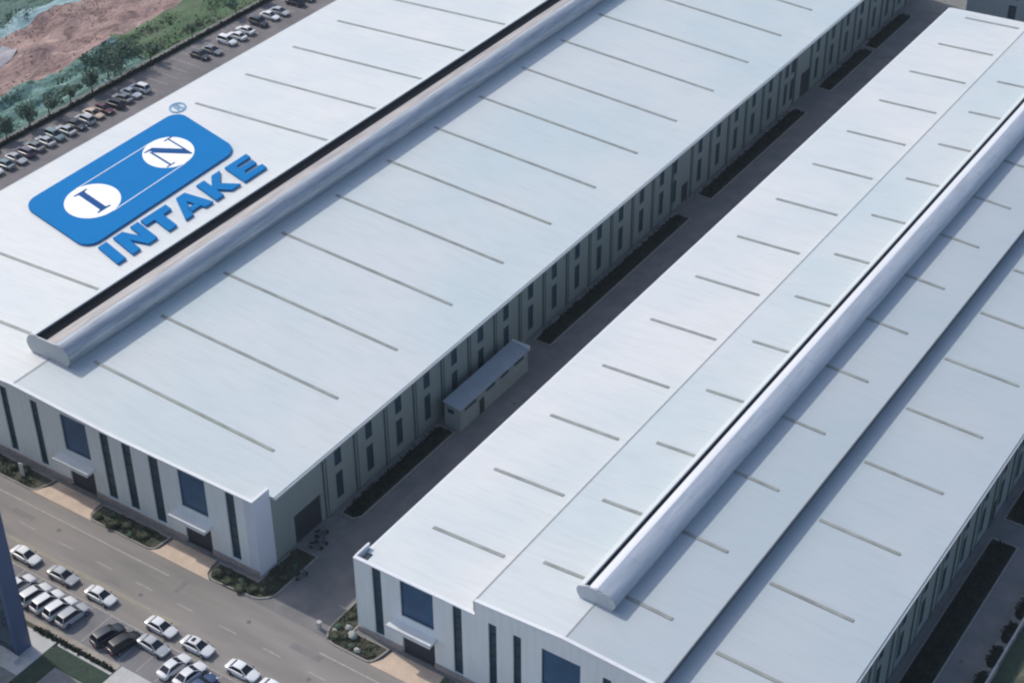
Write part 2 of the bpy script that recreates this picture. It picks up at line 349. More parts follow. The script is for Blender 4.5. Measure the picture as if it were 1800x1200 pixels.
# ------------------------------------------------------------------ waste ground to the left and right
def terrain(name, x0, x1, y0, y1, m, hfun, step=1.6, kind='structure', z=0):
    mb = MB(); bm = mb.bm; nx = max(2, int(abs(x1 - x0) / step)); ny = int((y1 - y0) / (step * 1.6)); V = []
    for j in range(ny + 1):
        V.append([bm.verts.new((x0 + (x1 - x0) * i / nx, y0 + (y1 - y0) * j / ny, z + hfun(x0 + (x1 - x0) * i / nx, y0 + (y1 - y0) * j / ny))) for i in range(nx + 1)])
    for j in range(ny):
        for i in range(nx): bm.faces.new((V[j][i], V[j][i + 1], V[j + 1][i + 1], V[j + 1][i]))
    return tag(mb.build(name, m, smooth=True), kind=kind)
from mathutils import noise
def nz(x, y, s, sd=0): return noise.noise(Vector((x * s, y * s, sd * 7.3)))
# one height field shared by all strips so that they meet
def hf(x, y):
    d = -x - 98.2
    if d < 0: return .05
    t = min(1, d / 8.5)
    return .05 + 1.1 * t + .5 * math.sin(d * 1.9) * min(1, d * .4) * (1 if y < 90 else .2) * max(0, 1 - d / 12) + 2.0 * max(0, nz(x, y, .11, 1)) * t + .8 * nz(x, y, .3, 2) * t + .35 * nz(x, y, .9, 3) * t
ye = lambda x, y: 0
terrain('netted_bank', -98.2, -106.4, 20, 86.5, 'net', hf, .7)
terrain('grass_bank', -98.2, -107.6, 86.5, 135, 'fgrass', hf, .9)
terrain('earth_field', -106.4, -123.2, 20, 86.5, 'earth', hf, .9)
terrain('earth_field', -107.6, -123.2, 86.5, 170, 'earth', hf, .9)
terrain('netted_bank', -123.2, -127.5, 20, 170, 'netpale', hf, .9)
terrain('netted_field', -127.5, -150, 20, 200, 'netdark', hf, 1.3)
terrain('green_field', -150, -260, 0, 330, 'fgrass', hf, 4)
terrain('green_field', -98.2, -150, 135, 330, 'fgrass', hf, 3)
slab('far_path', rect(-98.2, -97.0, 20, 300), -.02, .14, 'pave')
slab('far_verge', rect(-97.0, -96.3, 20, 300), -.02, .10, 'soil')
def scatter(name, x0, x1, y0, y1, n, m, smin, smax, seed, label, cat, clumps=60, spread=1.2):
    rg = random.Random(seed); mb = MB(); cs = [(rg.uniform(x0, x1), rg.uniform(y0, y1)) for _ in range(clumps)]
    for k in range(n):
        c = rg.choice(cs); x = c[0] + rg.gauss(0, spread * .6); y = c[1] + rg.gauss(0, spread * 1.5)
        if not (min(x0, x1) < x < max(x0, x1)): continue
        leafquad(mb.bm, Vector((x, y, hf(x, y) + rg.uniform(.02, .5) * smax * 2)), rg.uniform(smin, smax), rg)
    return tag(mb.build(name, m), label, cat, None, 'stuff')
scatter('scrub', -105.8, -98.4, 40, 88, 1500, 'leaf_teal', .10, .26, 301, 'dark green scrub growing through the teal netting', 'scrub', 22, 1.0)
scatter('scrub', -107, -98.4, 88, 130, 1300, 'leaf', .10, .26, 302, 'low scrub on the green bank above the parked cars', 'scrub', 20, 1.2)
scatter('scrub', -145, -124, 50, 120, 2000, 'leaf_teal', .12, .32, 303, 'dark green scrub beyond the reddish earth field', 'scrub', 30, 1.6)
scatter('rubble', -123, -106.5, 50, 130, 1500, 'rubble', .08, .24, 304, 'brown clods and rubble scattered over the earth field', 'rubble', 70, 2.0)
# pale silt patch in the earth
mb = MB(); bm = mb.bm
ring = [(-118.4 + 3.4 * math.cos(a) * (1 + .2 * math.sin(3 * a)), 69.5 + 6.2 * math.sin(a) * (1 + .15 * math.cos(2 * a))) for a in [2 * math.pi * i / 24 for i in range(24)]]
c = bm.verts.new((-118.4, 69.5, hf(-118.4, 69.5) + .35)); vs = [bm.verts.new((x, y, hf(x, y) + .06)) for x, y in ring]
for i in range(24): bm.faces.new((c, vs[i], vs[(i + 1) % 24]))
struct('silt_patch', mb, 'sand', True)
# right side
def hr(x, y): return .05 + .35 * max(0, nz(x, y, .3, 5)) + .2 * nz(x, y, .9, 6)
terrain('wasteland', 72.2, 74.2, 0, 182, 'grass', hr, .8)
terrain('wasteland', 74.2, 140, 0, 182, 'waste', hr, 1.4)
slab('lane_kerb', rect(70.6, 72.2, 0, 182), -.02, .10, 'pave')

# ------------------------------------------------------------------ buildings
def wall_x(mb, x0, x1, ya, yb, z0, ztop, opens):
    """wall in the XZ plane (thickness ya..yb) with rectangular openings (a,b,c,d)"""
    xs = sorted(opens); cur = x0
    zt = ztop if callable(ztop) else (lambda x: ztop)
    def seg(a, b, lo, hi=None):
        n = max(1, int((b - a) / 3))
        for k in range(n):
            p, q = a + (b - a) * k / n, a + (b - a) * (k + 1) / n
            h0, h1 = (hi, hi) if hi is not None else (zt(p), zt(q))
            mb.prism([(p, ya, lo), (q, ya, lo), (q, ya, h1), (p, ya, h0)], (0, yb - ya, 0))
    for (a, b, holes) in xs:
        if a > cur: seg(cur, a, z0)
        lo = z0
        for (c, d) in holes:
            if c > lo: seg(a, b, lo, c)
            lo = d
        seg(a, b, lo); cur = b
    if cur < x1: seg(cur, x1, z0)
def window_x(root, a, b, c, d, y, glass, nm=1, nh=3):
    """glazing facing -Y: frame bars with the pane as its child"""
    f = MB(); t = .07
    f.box(a, a + t, y - .05, y + .03, c, d); f.box(b - t, b, y - .05, y + .03, c, d)
    f.box(a + t, b - t, y - .05, y + .03, c, c + t); f.box(a + t, b - t, y - .05, y + .03, d - t, d)
    for k in range(1, nm): x = a + (b - a) * k / nm; f.box(x - .03, x + .03, y - .04, y + .03, c + t, d - t)
    for k in range(1, nh): z = c + (d - c) * k / nh; f.box(a + t, b - t, y - .035, y + .025, z - .03, z + .03)
    o = f.build('window', 'frame', root)
    MB().box(a + .03, b - .03, y + .035, y + .06, c + .03, d - .03).build('pane', glass, o)
def door_x(root, a, b, z1, y):
    f = MB(); f.box(a, b, y, y + .08, .02, z1); n = int(z1 / .35)
    for k in range(n): f.box(a + .05, b - .05, y - .03, y, .08 + k * z1 / n, .08 + (k + .7) * z1 / n)
    return f.build('door', 'door', root)
def awning_x(root, a, b, z, y0, y1):
    mb = MB().box(a, b, y0, y1, z, z + .34)
    mb.box(a - .02, b + .02, y0 - .06, y0, z - .06, z + .46)
    return mb.build('awning', 'trim', root)
def side_window(root, y, z0, z1, x, w=1.25, nh=2):
    f = MB(); t = .07; a, b = y - w / 2, y + w / 2
    f.box(x, x + .06, a, a + t, z0, z1); f.box(x, x + .06, b - t, b, z0, z1)
    f.box(x, x + .06, a + t, b - t, z0, z0 + t); f.box(x, x + .06, a + t, b - t, z1 - t, z1)
    for k in range(1, nh): z = z0 + (z1 - z0) * k / nh; f.box(x + .01, x + .05, a + t, b - t, z - .03, z + .03)
    o = f.build('window', 'frame', root)
    MB().box(x - .05, x - .01, a + .02, b - .02, z0 + .02, z1 - .02).build('pane', 'glass_d', o)
def side_wall(mb, xw, th, y0, y1, z1, ys, doors=()):
    """wall facing +X with two rows of windows at ys and full-height door openings"""
    op = [(y - .62, y + .62, ((1.25, 4.95), (6.0, 8.85))) for y in ys] + [(a, b, ((0.0, h),)) for a, b, h in doors]
    op.sort(); cur = y0
    def bx(a, b, lo, hi):
        if hi > lo and b > a: mb.box(xw - th, xw, a, b, lo, hi)
    for a, b, holes in op:
        bx(cur, a, 0, z1); lo = 0
        for c, d in holes: bx(a, b, lo, c); lo = d
        bx(a, b, lo, z1); cur = b
    bx(cur, y1, 0, z1)
def skylight(root, x0, x1, y, zf, w=.42, h=.11):
    return MB().prism([(x0, y - w / 2, zf(x0)), (x1, y - w / 2, zf(x1)), (x1, y - w / 2, zf(x1) + h), (x0, y - w / 2, zf(x0) + h)], (0, w, 0)).build('skylight', 'skylight', root)
def ridge_vent(root, cx, zr, y0, y1, sw, sh, shell_m, cap_m, cl_=-.75):
    """curved-sided ridge ventilator: two bowed steel cheeks, a cap between them, a throat below and closed ends"""
    P = [(1.35, 2.7), (1.9, 2.8), (2.5, 2.66), (3.0, 2.33), (3.35, 1.85), (3.5, 1.35), (3.46, .9), (3.25, .5), (3.0, .2), (2.9, -.05)] if sw == 1 else [(1.1, 2.72), (1.5, 2.85), (2.3, 2.55), (3.2, 2.18), (3.5, 1.8), (3.56, 1.3), (3.4, .72), (3.1, .3), (2.95, .1), (2.9, -.05)]
    P = [(a * sw, b * sh) for a, b in P]; t = .09
    N = 12; vent = None
    for s in (1, -1):
        Q = P if s == 1 else P[1:]; kk = 3 if s == 1 else 2
        if sw < 1: Q = [(.12 * sw, 2.95 * sh), (1.3 * sw, 2.84 * sh)] + P[2:] if s == 1 else P[2:]; kk = 3 if s == 1 else 1
        prof = [(cx + s * a, zr + b) for a, b in Q] + [(cx + s * (a - t), zr + b - (t if i < kk else 0)) for i, (a, b) in reversed(list(enumerate(Q)))]
        mb = MB(); rings = [[(x, y0 + (y1 - y0) * k / N, z) for x, z in prof] for k in range(N + 1)]
        mb.loft(rings); o = mb.build('vent_side', shell_m if s == 1 else 'vent_sunlit', root, smooth=False)  # left cheek toned pale as if sunlit, right cheek kept darker
        for p in o.data.polygons: p.use_smooth = abs(p.normal.y) < .5
        md = o.modifiers.new('es', 'EDGE_SPLIT'); md.split_angle = R_(40)
    if sw < 1: capP = [(-1.5, 2.42), (-1.45, 2.5), (-.7, 2.72), (-.1, 2.88), (.1, 2.88)]
    else: capP = [(cl_, 1.95), (cl_ + .15, 2.22), ((cl_ + 1.6) / 2, 2.42), (1.3, 2.5), (1.7, 2.45)]
    capP = [(a * sw, b * sh) for a, b in capP]
    prof = [(cx + a, zr + b) for a, b in capP] + [(cx + a, zr + b - .1) for a, b in reversed(capP)]
    mb = MB().loft([[(x, y0 + .12 + (y1 - y0 - .24) * k / N, z) for x, z in prof] for k in range(N + 1)]); o = mb.build('vent_cap', cap_m, root)
    for p in o.data.polygons: p.use_smooth = abs(p.normal.y) < .5
    md = o.modifiers.new('es', 'EDGE_SPLIT'); md.split_angle = R_(40)
    MB().box(cx - 2.6 * sw, cx + 2.6 * sw, y0 + .12, y1 - .12, zr - .25, zr + 1.85 * sh).build('vent_throat_shade', 'dark', root)
    PJ = P[:8] if sw == 1 else [(.12 * sw, 2.95 * sh), (1.3 * sw, 2.84 * sh)] + P[2:8]
    k_ = y0 + 5.67
    while k_ < y1 - 3:
        pr_ = [(cx + a + .015, k_, zr + b + .015) for a, b in PJ] + [(cx + a - .01, k_, zr + b - .03) for a, b in reversed(PJ)]
        MB().prism(pr_, (0, .1, 0)).build('vent_joint', shell_m, root); k_ += 5.67
    for y, d in ((y0 - .06, .16), (y1 - .1, .16)):
        ep = [(cx + a, zr + b) for a, b in P] + [(cx - a, zr + b) for a, b in reversed(P)]
        MB().prism([(x, y, z) for x, z in ep], (0, d, 0)).build('vent_end_plate', 'vent_end', root)
    return root

# ---- big factory on the left (eaves x=.6 and -72.6, ridge x=-36)
Y1 = 181.5
b1 = thing('factory_building', 'wide white-roofed factory hall with the blue logo on its roof, left of the shaded alley', 'building')
zr1 = lambda x: 9.6 + .05 * (36.6 - abs(x + 36))
for a, b, m in ((-72.6, -36, 'roof'), (-36, -.16, 'roof_mid')):  # right slope's weaker light is painted in by a darker sheet tone
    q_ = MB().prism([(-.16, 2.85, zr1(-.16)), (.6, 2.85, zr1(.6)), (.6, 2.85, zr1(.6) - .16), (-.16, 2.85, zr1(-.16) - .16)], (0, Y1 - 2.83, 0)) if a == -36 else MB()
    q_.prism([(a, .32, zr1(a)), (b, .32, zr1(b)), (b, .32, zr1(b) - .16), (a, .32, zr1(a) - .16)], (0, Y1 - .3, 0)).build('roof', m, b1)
ptop = lambda x: max(10.78, zr1(x) + .14)
strips = [(-3.75, -2.45), (-14.95, -13.45), (-18.95, -17.55), (-22.35, -20.95), (-33.3, -32.1), (-38.3, -37.1), (-43, -41.8), (-54.3, -53.1), (-58.7, -57.5), (-62.6, -61.4)]
bigs = [(-10.6, -6.65), (-28.5, -24.4), (-50, -46), (-70, -66)]
ops = [(a, b, ((1.1, 10.55),)) for a, b in strips] + [(a, b, ((0.0, 3.5), (5.3, 10.55))) for a, b in bigs]
mb = MB(); wall_x(mb, -72.3, -1.15, 0, .3, 0, lambda x: ptop(x) - .12, ops)
mb.build('wall', 'front', b1)
# parapet coping, white, above the wall
mb = MB(); n = 24
for k in range(n):
    p, q = -72.35 + 72.5 * k / n, -72.35 + 72.5 * (k + 1) / n
    mb.prism([(p, -.06, ptop(p) - .12), (q, -.06, ptop(q) - .12), (q, -.06, ptop(q)), (p, -.06, ptop(p))], (0, .42, 0))
mb.box(-.18, .17, .36, 2.8, 10.7, 10.78)
mb.build('coping', 'trim', b1)
mb = MB().box(-1.15, .15, 0, .3, 0, 10.66); mb.box(-.15, .15, .3, 2.75, 0, 10.7); mb.build('corner_pier', 'pier', b1)
mb = MB(); cur = -72.3
for a, b in sorted([x for x in bigs]) + [(0.1, .1)]:
    if a > cur: mb.box(cur, a, -.14, -.003, 0.02, .85)
    cur = b
mb.build('plinth', 'plinth', b1)
for a, b in strips: window_x(b1, a, b, 1.1, 10.55, .2, 'glass_d', 1, 6)
for a, b in bigs:
    window_x(b1, a, b, 5.3, 10.55, .2, 'glass_b', 1, 1); door_x(b1, a, b, 3.5, .22); awning_x(b1, a - 1.15, b + .35, 4.0, -1.25, -.005)
# side wall in the alley
ys = [14.4 + 5.67 * k for k in range(29)]
ys = [y for y in ys if not (91 < y < 96.5) and not (128.5 < y < 137)] + [91.9, 130.0]
ys.sort()
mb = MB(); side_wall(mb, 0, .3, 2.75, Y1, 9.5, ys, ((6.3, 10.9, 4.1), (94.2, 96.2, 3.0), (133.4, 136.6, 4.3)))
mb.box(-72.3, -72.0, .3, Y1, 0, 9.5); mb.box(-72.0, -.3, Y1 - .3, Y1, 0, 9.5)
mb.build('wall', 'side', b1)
for y in ys:
    side_window(b1, y, 1.25, 4.95, -.12); side_window(b1, y, 6.0, 8.85, -.12)
for a, b, h in ((6.3, 10.9, 4.1), (94.2, 96.2, 3.0), (133.4, 136.6, 4.3)):
    mb = MB().box(-.22, -.14, a, b, .02, h)
    for k in range(10): mb.box(-.14, -.11, a + .05, b - .05, .08 + k * h / 10, .08 + (k + .7) * h / 10)
    mb.build('door', 'door', b1)
for k in range(31):
    y = 11.65 + 5.67 * k
    if y < Y1 - 1: MB().box(.003, .14, y - .09, y + .09, .05, 9.35).box(.003, .06, y + .5, y + .62, .05, 9.35).build('downpipe', 'pipe', b1)
MB().box(.2, .82, 2.85, Y1, 9.25, 9.5).build('gutter', 'gutter', b1)
MB().box(-72.9, -72.62, .3, Y1, 9.2, 9.5).build('gutter', 'gutter', b1)
for k in range(16):
    y = 8.75 + 11.36 * k
    if y < Y1 - 2:
        skylight(b1, -31.4, -4.3, y, lambda x: zr1(x) - .03)
        if not (2 <= k <= 4): skylight(b1, -67.2, -40.8, y, lambda x: zr1(x) - .03)
mb = MB().prism([(-36.12, .4, zr1(-36) - .02), (-35.88, .4, zr1(-36) - .02), (-35.88, .4, zr1(-36) + .035), (-36.12, .4, zr1(-36) + .035)], (0, 5.7, 0)); mb.build('ridge_flashing', 'seam', b1)
ridge_vent(b1, -36, 11.32, 6.1, 175.5, 1.0, 1.0, 'vent_a', 'cap_a')

# ---- stepped factory on the right
b2 = thing('factory_building', 'stepped white-roofed factory hall with a raised middle roof, right of the shaded alley', 'building')
XL, XA, XB, XR = 14.3, 28.85, 49.25, 63.75; Y2 = 158.6; F = -.4
za = lambda x: 9.75 + .04 * (x - XL); zd = lambda x: 9.75 + .04 * (XR - x); zc = lambda x: 12.2 - .05 * abs(x - 39.05)
for f, a, b, m in ((za, 15.1, XA + .3, 'roof'), (zc, XA - .06, 39.05, 'roof_mid'), (zc, 39.05, XB + .12, 'roof_shaded'), (zd, XB - .3, XR, 'roof_shaded')):  # slopes right of the ridge have their shade painted into the sheet colour
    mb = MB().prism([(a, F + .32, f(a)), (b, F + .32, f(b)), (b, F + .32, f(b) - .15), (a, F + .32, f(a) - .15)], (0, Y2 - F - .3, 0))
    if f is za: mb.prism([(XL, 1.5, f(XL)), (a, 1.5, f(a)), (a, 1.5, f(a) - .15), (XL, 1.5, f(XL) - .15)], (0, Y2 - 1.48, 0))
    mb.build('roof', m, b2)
pA = lambda x: 10.36; pC = lambda x: zc(x) + .5; pD = lambda x: 10.4
stA = [(16.25, 17.4), (26.3, 27.4)]; bgA = [(19.8, 23.9)]
stC = [(30.6, 31.55), (33.5, 34.45), (43.65, 44.6), (46.55, 47.5)]; bgC = [(36.8, 41.2)]
stD = [(50.8, 51.9), (60.8, 61.95)]; bgD = [(54.3, 58.4)]
for nm, x0, x1, pf, st, bg_, top in (('a', 13.95, 29.0, pA, stA, bgA, 10.15), ('c', 29.0, 49.1, pC, stC, bgC, 10.1), ('d', 49.1, 64.0, pD, stD, bgD, 10.15)):
    mb = MB(); wall_x(mb, x0, x1, F, F + .3, 0, lambda x: pf(x) - .12, [(a, b, ((.85, top),)) for a, b in st] + [(a, b, ((0.0, 3.4), (5.25, top))) for a, b in bg_])
    mb.build('wall', 'front', b2)
    n = 8; cop = MB()
    for k in range(n):
        p, q = x0 + (x1 - x0) * k / n, x0 + (x1 - x0) * (k + 1) / n
        cop.prism([(p, F - .06, pf(p) - .12), (q, F - .06, pf(q) - .12), (q, F - .06, pf(q)), (p, F - .06, pf(p))], (0, .42, 0))
    cop.build('coping', 'trim', b2)
    for a, b in st: window_x(b2, a, b, .85, top, F + .2, 'glass_d', 1, 6)
    for a, b in bg_:
        window_x(b2, a, b, 5.25, top, F + .2, 'glass_b', 1, 1); door_x(b2, a, b, 3.4, F + .22); awning_x(b2, a - 1.1, b + .35, 4.0, F - 1.25, F - .005)
MB().box(13.9, 14.13, F + .36, 2.2, 10.24, 10.36).build('coping', 'trim', b2)
MB().box(13.95, 14.1, F + .3, 2.15, 8.9, 10.24).box(13.95, 14.1, F + .3, 2.15, 0, 8.9).build('corner_pier', 'pier', b2)
mb = MB(); cur = 14.0
for a, b in ((19.8, 23.9), (36.8, 41.2), (54.3, 58.4), (63.9, 63.9)):
    mb.box(cur, a, F - .14, F - .003, .02, .8); cur = b
mb.build('plinth', 'plinth', b2)
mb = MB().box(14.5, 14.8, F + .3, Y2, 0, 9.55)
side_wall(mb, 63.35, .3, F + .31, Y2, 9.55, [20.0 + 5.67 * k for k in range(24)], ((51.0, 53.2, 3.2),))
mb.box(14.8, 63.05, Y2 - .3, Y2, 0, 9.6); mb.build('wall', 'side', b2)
for k in range(24):
    y = 20.0 + 5.67 * k; side_window(b2, y, 1.25, 4.95, 63.23); side_window(b2, y, 6.0, 8.85, 63.23)
MB().box(63.13, 63.21, 51.0, 53.2, .02, 3.2).build('door', 'door', b2)
for k in range(27):
    y = 11.5 + 5.67 * k
    if y < Y2 - 1: MB().box(63.353, 63.5, y - .09, y + .09, .05, 9.4).box(63.353, 63.42, y + 1.5, y + 1.62, .05, 9.4).build('downpipe', 'pipe', b2)
MB().box(63.45, 63.98, F + .4, Y2, 9.35, 9.62).build('gutter', 'gutter', b2)
MB().box(14.0, 14.28, 2.2, Y2, 9.4, 9.66).build('gutter', 'trim', b2)
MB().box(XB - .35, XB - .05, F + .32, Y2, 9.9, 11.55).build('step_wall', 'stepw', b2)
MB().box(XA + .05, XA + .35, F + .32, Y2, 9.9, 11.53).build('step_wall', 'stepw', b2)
MB().box(XA - .22, XA - .062, F + .32, Y2, 10.2, 11.72).build('step_flashing', 'seam', b2)
MB().box(XB + .122, XB + .2, F + .32, Y2, 11.4, 11.7).build('step_flashing', 'seam', b2)
for k in range(14):
    y = 8.15 + 11.36 * k
    if y < Y2 - 2:
        skylight(b2, 17.85, 26.75, y, lambda x: za(x) - .03); skylight(b2, 31.5, 37.4, y + .1, lambda x: zc(x) - .03)
        skylight(b2, 40.9, 46.2, y + .1, lambda x: zc(x) - .03); skylight(b2, 51.15, 60.2, y, lambda x: zd(x) - .03)
MB().box(38.98, 39.12, F + .36, 6.0, 12.16, 12.235).build('ridge_flashing', 'seam', b2)
ridge_vent(b2, 39.1, 12.12, 5.75, 152.8, .62, .68, 'vent_b', 'cap_b', -1.3)

# ---- third hall beyond the cross road
b3 = thing('factory_building', 'grey hall with dark windows seen beyond the far end of the right-hand roof', 'building')
wn3 = (18.6, 24.3, 30, 35.7, 41.4, 47.1, 52.8)
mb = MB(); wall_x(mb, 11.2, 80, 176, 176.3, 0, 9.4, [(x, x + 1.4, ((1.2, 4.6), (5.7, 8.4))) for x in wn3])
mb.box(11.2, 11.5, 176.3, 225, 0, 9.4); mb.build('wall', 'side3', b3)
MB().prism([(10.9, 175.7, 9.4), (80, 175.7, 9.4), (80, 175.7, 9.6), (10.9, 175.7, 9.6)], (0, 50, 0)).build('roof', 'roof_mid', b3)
for x in wn3: window_x(b3, x, x + 1.4, 1.2, 4.6, 176.2, 'glass_d', 1, 2); window_x(b3, x, x + 1.4, 5.7, 8.4, 176.2, 'glass_d', 1, 2)

# ---- low annex in the alley
an = thing('annex', 'low annex with a blue-grey roof and slot windows, built against the alley wall', 'annex')
zA = lambda x: 3.7 - .16 * (x - 1.3)
mb = MB()
def awall(y0, y1): mb.prism([(1.4, y0, 0), (3.75, y0, 0), (3.75, y0, zA(3.75) - .12), (1.4, y0, zA(1.4) - .12)], (0, y1 - y0, 0))
awall(32.9, 33.1); awall(47.5, 47.7)
slots = [(33.8, 36.3), (38.4, 40.4), (41.6, 43.4), (44.6, 46.8)]; cur = 33.1
for a, b in slots:
    mb.box(3.55, 3.75, cur, a, 0, 3.1); mb.box(3.55, 3.75, a, b, 0, 2.45); mb.box(3.55, 3.75, a, b, 2.95, 3.1); cur = b
mb.box(3.55, 3.75, cur, 47.5, 0, 3.1); mb.box(1.4, 1.6, 33.1, 47.5, 0, 3.4); mb.build('wall', 'annexwall', an)
MB().prism([(1.25, 32.75, zA(1.25)), (3.9, 32.75, zA(3.9)), (3.9, 32.75, zA(3.9) - .1), (1.25, 32.75, zA(1.25) - .1)], (0, 15.0, 0)).build('roof', 'annexroof', an)
for a, b in slots: MB().box(3.6, 3.7, a, b, 2.45, 2.95).build('window', 'glass_d', an)
MB().box(3.76, 3.8, 36.9, 37.9, 0.02, 2.2).build('door', 'door', an)
MB().box(1.9, 2.8, 32.84, 32.89, 2.2, 2.8).build('window', 'glass_d', an)
MB().box(1.25, 3.95, 47.76, 47.9, 3.1, 3.85).build('parapet', 'trim', an)

# ---- tall blue tower at the bottom left corner
tw = thing('office_tower', 'tall navy and dark glass tower cut off by the left edge, beside the parked cars', 'building')
MB().box(-13.7, -13.15, -22.9, -21.05, .14, 46).build('wall', 'tower_b', tw)
mb = MB().box(-46, -13.71, -22.8, -21.3, .14, 45); mb.build('curtain_wall', 'tower_g', tw)
mb = MB()
for k in range(21): mb.box(-46 + 1.5 * k, -45.9 + 1.5 * k, -22.9, -22.81, .14, 45)
for k in range(14): mb.box(-46, -13.75, -22.87, -22.805, 3.2 * k + .4, 3.2 * k + .8)
mb.build('mullions', 'mull', tw)
MB().box(-14.6, -12.6, -24.0, -23.2, .14, .6).build('plinth', 'palepave', tw)

# ------------------------------------------------------------------ roof logo (lies on the left slope of the big hall)
lg = thing('roof_sign', 'blue and white sign with two discs and the word INTAKE lying on the left roof', 'sign')
zl = lambda x, h=0: 9.6 + .05 * (72.6 + x) + h
def plane_prism(pts, h0, h1, name, m, parent, sm=False):
    mb = MB(); bm = mb.bm; n = len(pts)
    a = [bm.verts.new((x, y, zl(x, h0))) for x, y in pts]; b = [bm.verts.new((x, y, zl(x, h1))) for x, y in pts]
    bm.faces.new(a[::-1]); bm.faces.new(b)
    for i in range(n): bm.faces.new((a[i], a[(i + 1) % n], b[(i + 1) % n], b[i]))
    if len(pts) > 4: bmesh.ops.triangulate(bm, faces=[f for f in bm.faces if len(f.verts) > 4])
    return mb.build(name, m, parent)
PC = [(-66.71, 30.33), (-67.46, 61.89), (-51.24, 56.89), (-50.11, 26.21)]     # panel corners: uv 00, 10, 11, 01
def pq(u, v):
    a, b, c, d = PC
    return (a[0] * (1 - u) * (1 - v) + b[0] * u * (1 - v) + c[0] * u * v + d[0] * (1 - u) * v,
            a[1] * (1 - u) * (1 - v) + b[1] * u * (1 - v) + c[1] * u * v + d[1] * (1 - u) * v)
rr = .08; rv = .155; pts = []
for cx, cy, a0 in ((1 - rr, 1 - rv, 0), (rr, 1 - rv, 90), (rr, rv, 180), (1 - rr, rv, 270)):
    for k in range(9):
        a = R_(a0 + 90 * k / 8); pts.append(pq(cx + rr * math.cos(a), cy + rv * math.sin(a)))
plane_prism(pts, .12, .34, 'panel', 'blue', lg)
def ell(c, e1, e2, n=48): return [(c[0] + e1[0] * math.cos(t) + e2[0] * math.sin(t), c[1] + e1[1] * math.cos(t) + e2[1] * math.sin(t)) for t in [2 * math.pi * i / n for i in range(n)]]
CI, CN = (-58.72, 35.75), (-59.35, 51.3)
dI = plane_prism(ell(CI, (0, 4.15), (4.45, -1.0)), .345, .375, 'disc', 'lwhite', lg)
dN = plane_prism(ell(CN, (0, 4.0), (4.35, -1.1)), .345, .375, 'disc', 'lwhite', lg)
plane_prism([(-63.24, 37.0), (-63.1, 37.0), (-63.6, 52.2), (-63.74, 52.2)], .345, .375, 'line', 'lwhite', lg)
plane_prism([(-54.3, 35.2), (-54.16, 35.2), (-54.86, 50.0), (-55.0, 50.0)], .345, .375, 'line', 'lwhite', lg)
def glyph(polys, org, eu, ev, h0, h1, name, m, parent):
    """letter from polygons in (u right, v down) units laid on the roof plane"""
    mb = MB(); bm = mb.bm
    for P in polys:
        q = [(org[0] + eu[0] * u + ev[0] * v, org[1] + eu[1] * u + ev[1] * v) for u, v in P]; n = len(q)
        a = [bm.verts.new((x, y, zl(x, h0))) for x, y in q]; b = [bm.verts.new((x, y, zl(x, h1))) for x, y in q]
        bm.faces.new(a[::-1]); bm.faces.new(b)
        for i in range(n): bm.faces.new((a[i], a[(i + 1) % n], b[(i + 1) % n], b[i]))
    return mb.build(name, m, parent)
# serif I and N in the discs
glyph([[(0, 0), (2.45, 0), (2.45, .22), (1.75, .42), (1.75, 5.98), (2.45, 6.18), (2.45, 6.4), (0, 6.4), (0, 6.18), (.7, 5.98), (.7, .42), (0, .22)]],
      (-61.95, 35.35), (0, 1), (1, -.27), .38, .41, 'letter', 'lletter', dI)
glyph([[(0, 0), (1.7, 0), (5.0, 4.55), (5.0, 6.3), (4.75, 6.3), (.95, 1.1), (.95, .42), (0, .22)], [(.62, .6), (.95, 1.12), (.95, 5.85), (.62, 5.85)],
       [(0, 5.86), (1.6, 5.86), (1.6, 6.1), (0, 6.1)], [(4.75, .3), (5.02, .3), (5.02, 4.5), (4.75, 4.2)], [(4.1, 0), (5.7, 0), (5.7, .25), (4.1, .25)]],
      (-62.35, 49.45), (0, 1), (1, -.27), .38, .41, 'letter', 'lletter', dN)
# heavy letters of INTAKE, each a part; cell height 5.2
EV = (1, -.33)
def L(polys, y0, name='letter'): return glyph(polys, (-49.15, y0), (-.01, 1), EV, .1, .36, name, 'blue', lg)
L([[(0, 0), (1.55, 0), (1.55, 5.2), (0, 5.2)]], 27.2)
L([[(0, 0), (1.5, 0), (1.5, 5.2), (0, 5.2)], [(1.51, 0), (1.75, 0), (3.2, 3.0), (3.2, 5.2), (2.95, 5.2), (1.51, 2.3)], [(3.21, 0), (4.7, 0), (4.7, 5.2), (3.21, 5.2)]], 29.9)
L([[(0, 0), (4.9, 0), (4.9, 1.55), (3.25, 1.55), (3.25, 5.2), (1.65, 5.2), (1.65, 1.55), (0, 1.55)]], 35.0)
L([[(2.0, 0), (3.3, 0), (2.65, 1.9), (1.5, 5.2), (0, 5.2)], [(3.31, 0), (3.7, 0), (5.5, 5.2), (3.9, 5.2), (2.66, 1.9)], [(1.85, 3.35), (3.3, 3.35), (3.62, 4.35), (1.56, 4.35)]], 39.9)
L([[(0, 0), (1.6, 0), (1.6, 5.2), (0, 5.2)], [(1.61, 2.0), (3.1, 0), (4.9, 0), (2.95, 2.5), (5.1, 5.2), (3.2, 5.2), (1.61, 3.2)]], 45.9)
L([[(0, 0), (1.55, 0), (1.55, 5.2), (0, 5.2)], [(1.56, 0), (4.6, 0), (4.6, 1.15), (1.56, 1.15)], [(1.56, 2.0), (4.3, 2.0), (4.3, 3.1), (1.56, 3.1)], [(1.56, 3.95), (4.7, 3.95), (4.7, 5.2), (1.56, 5.2)]], 51.7)
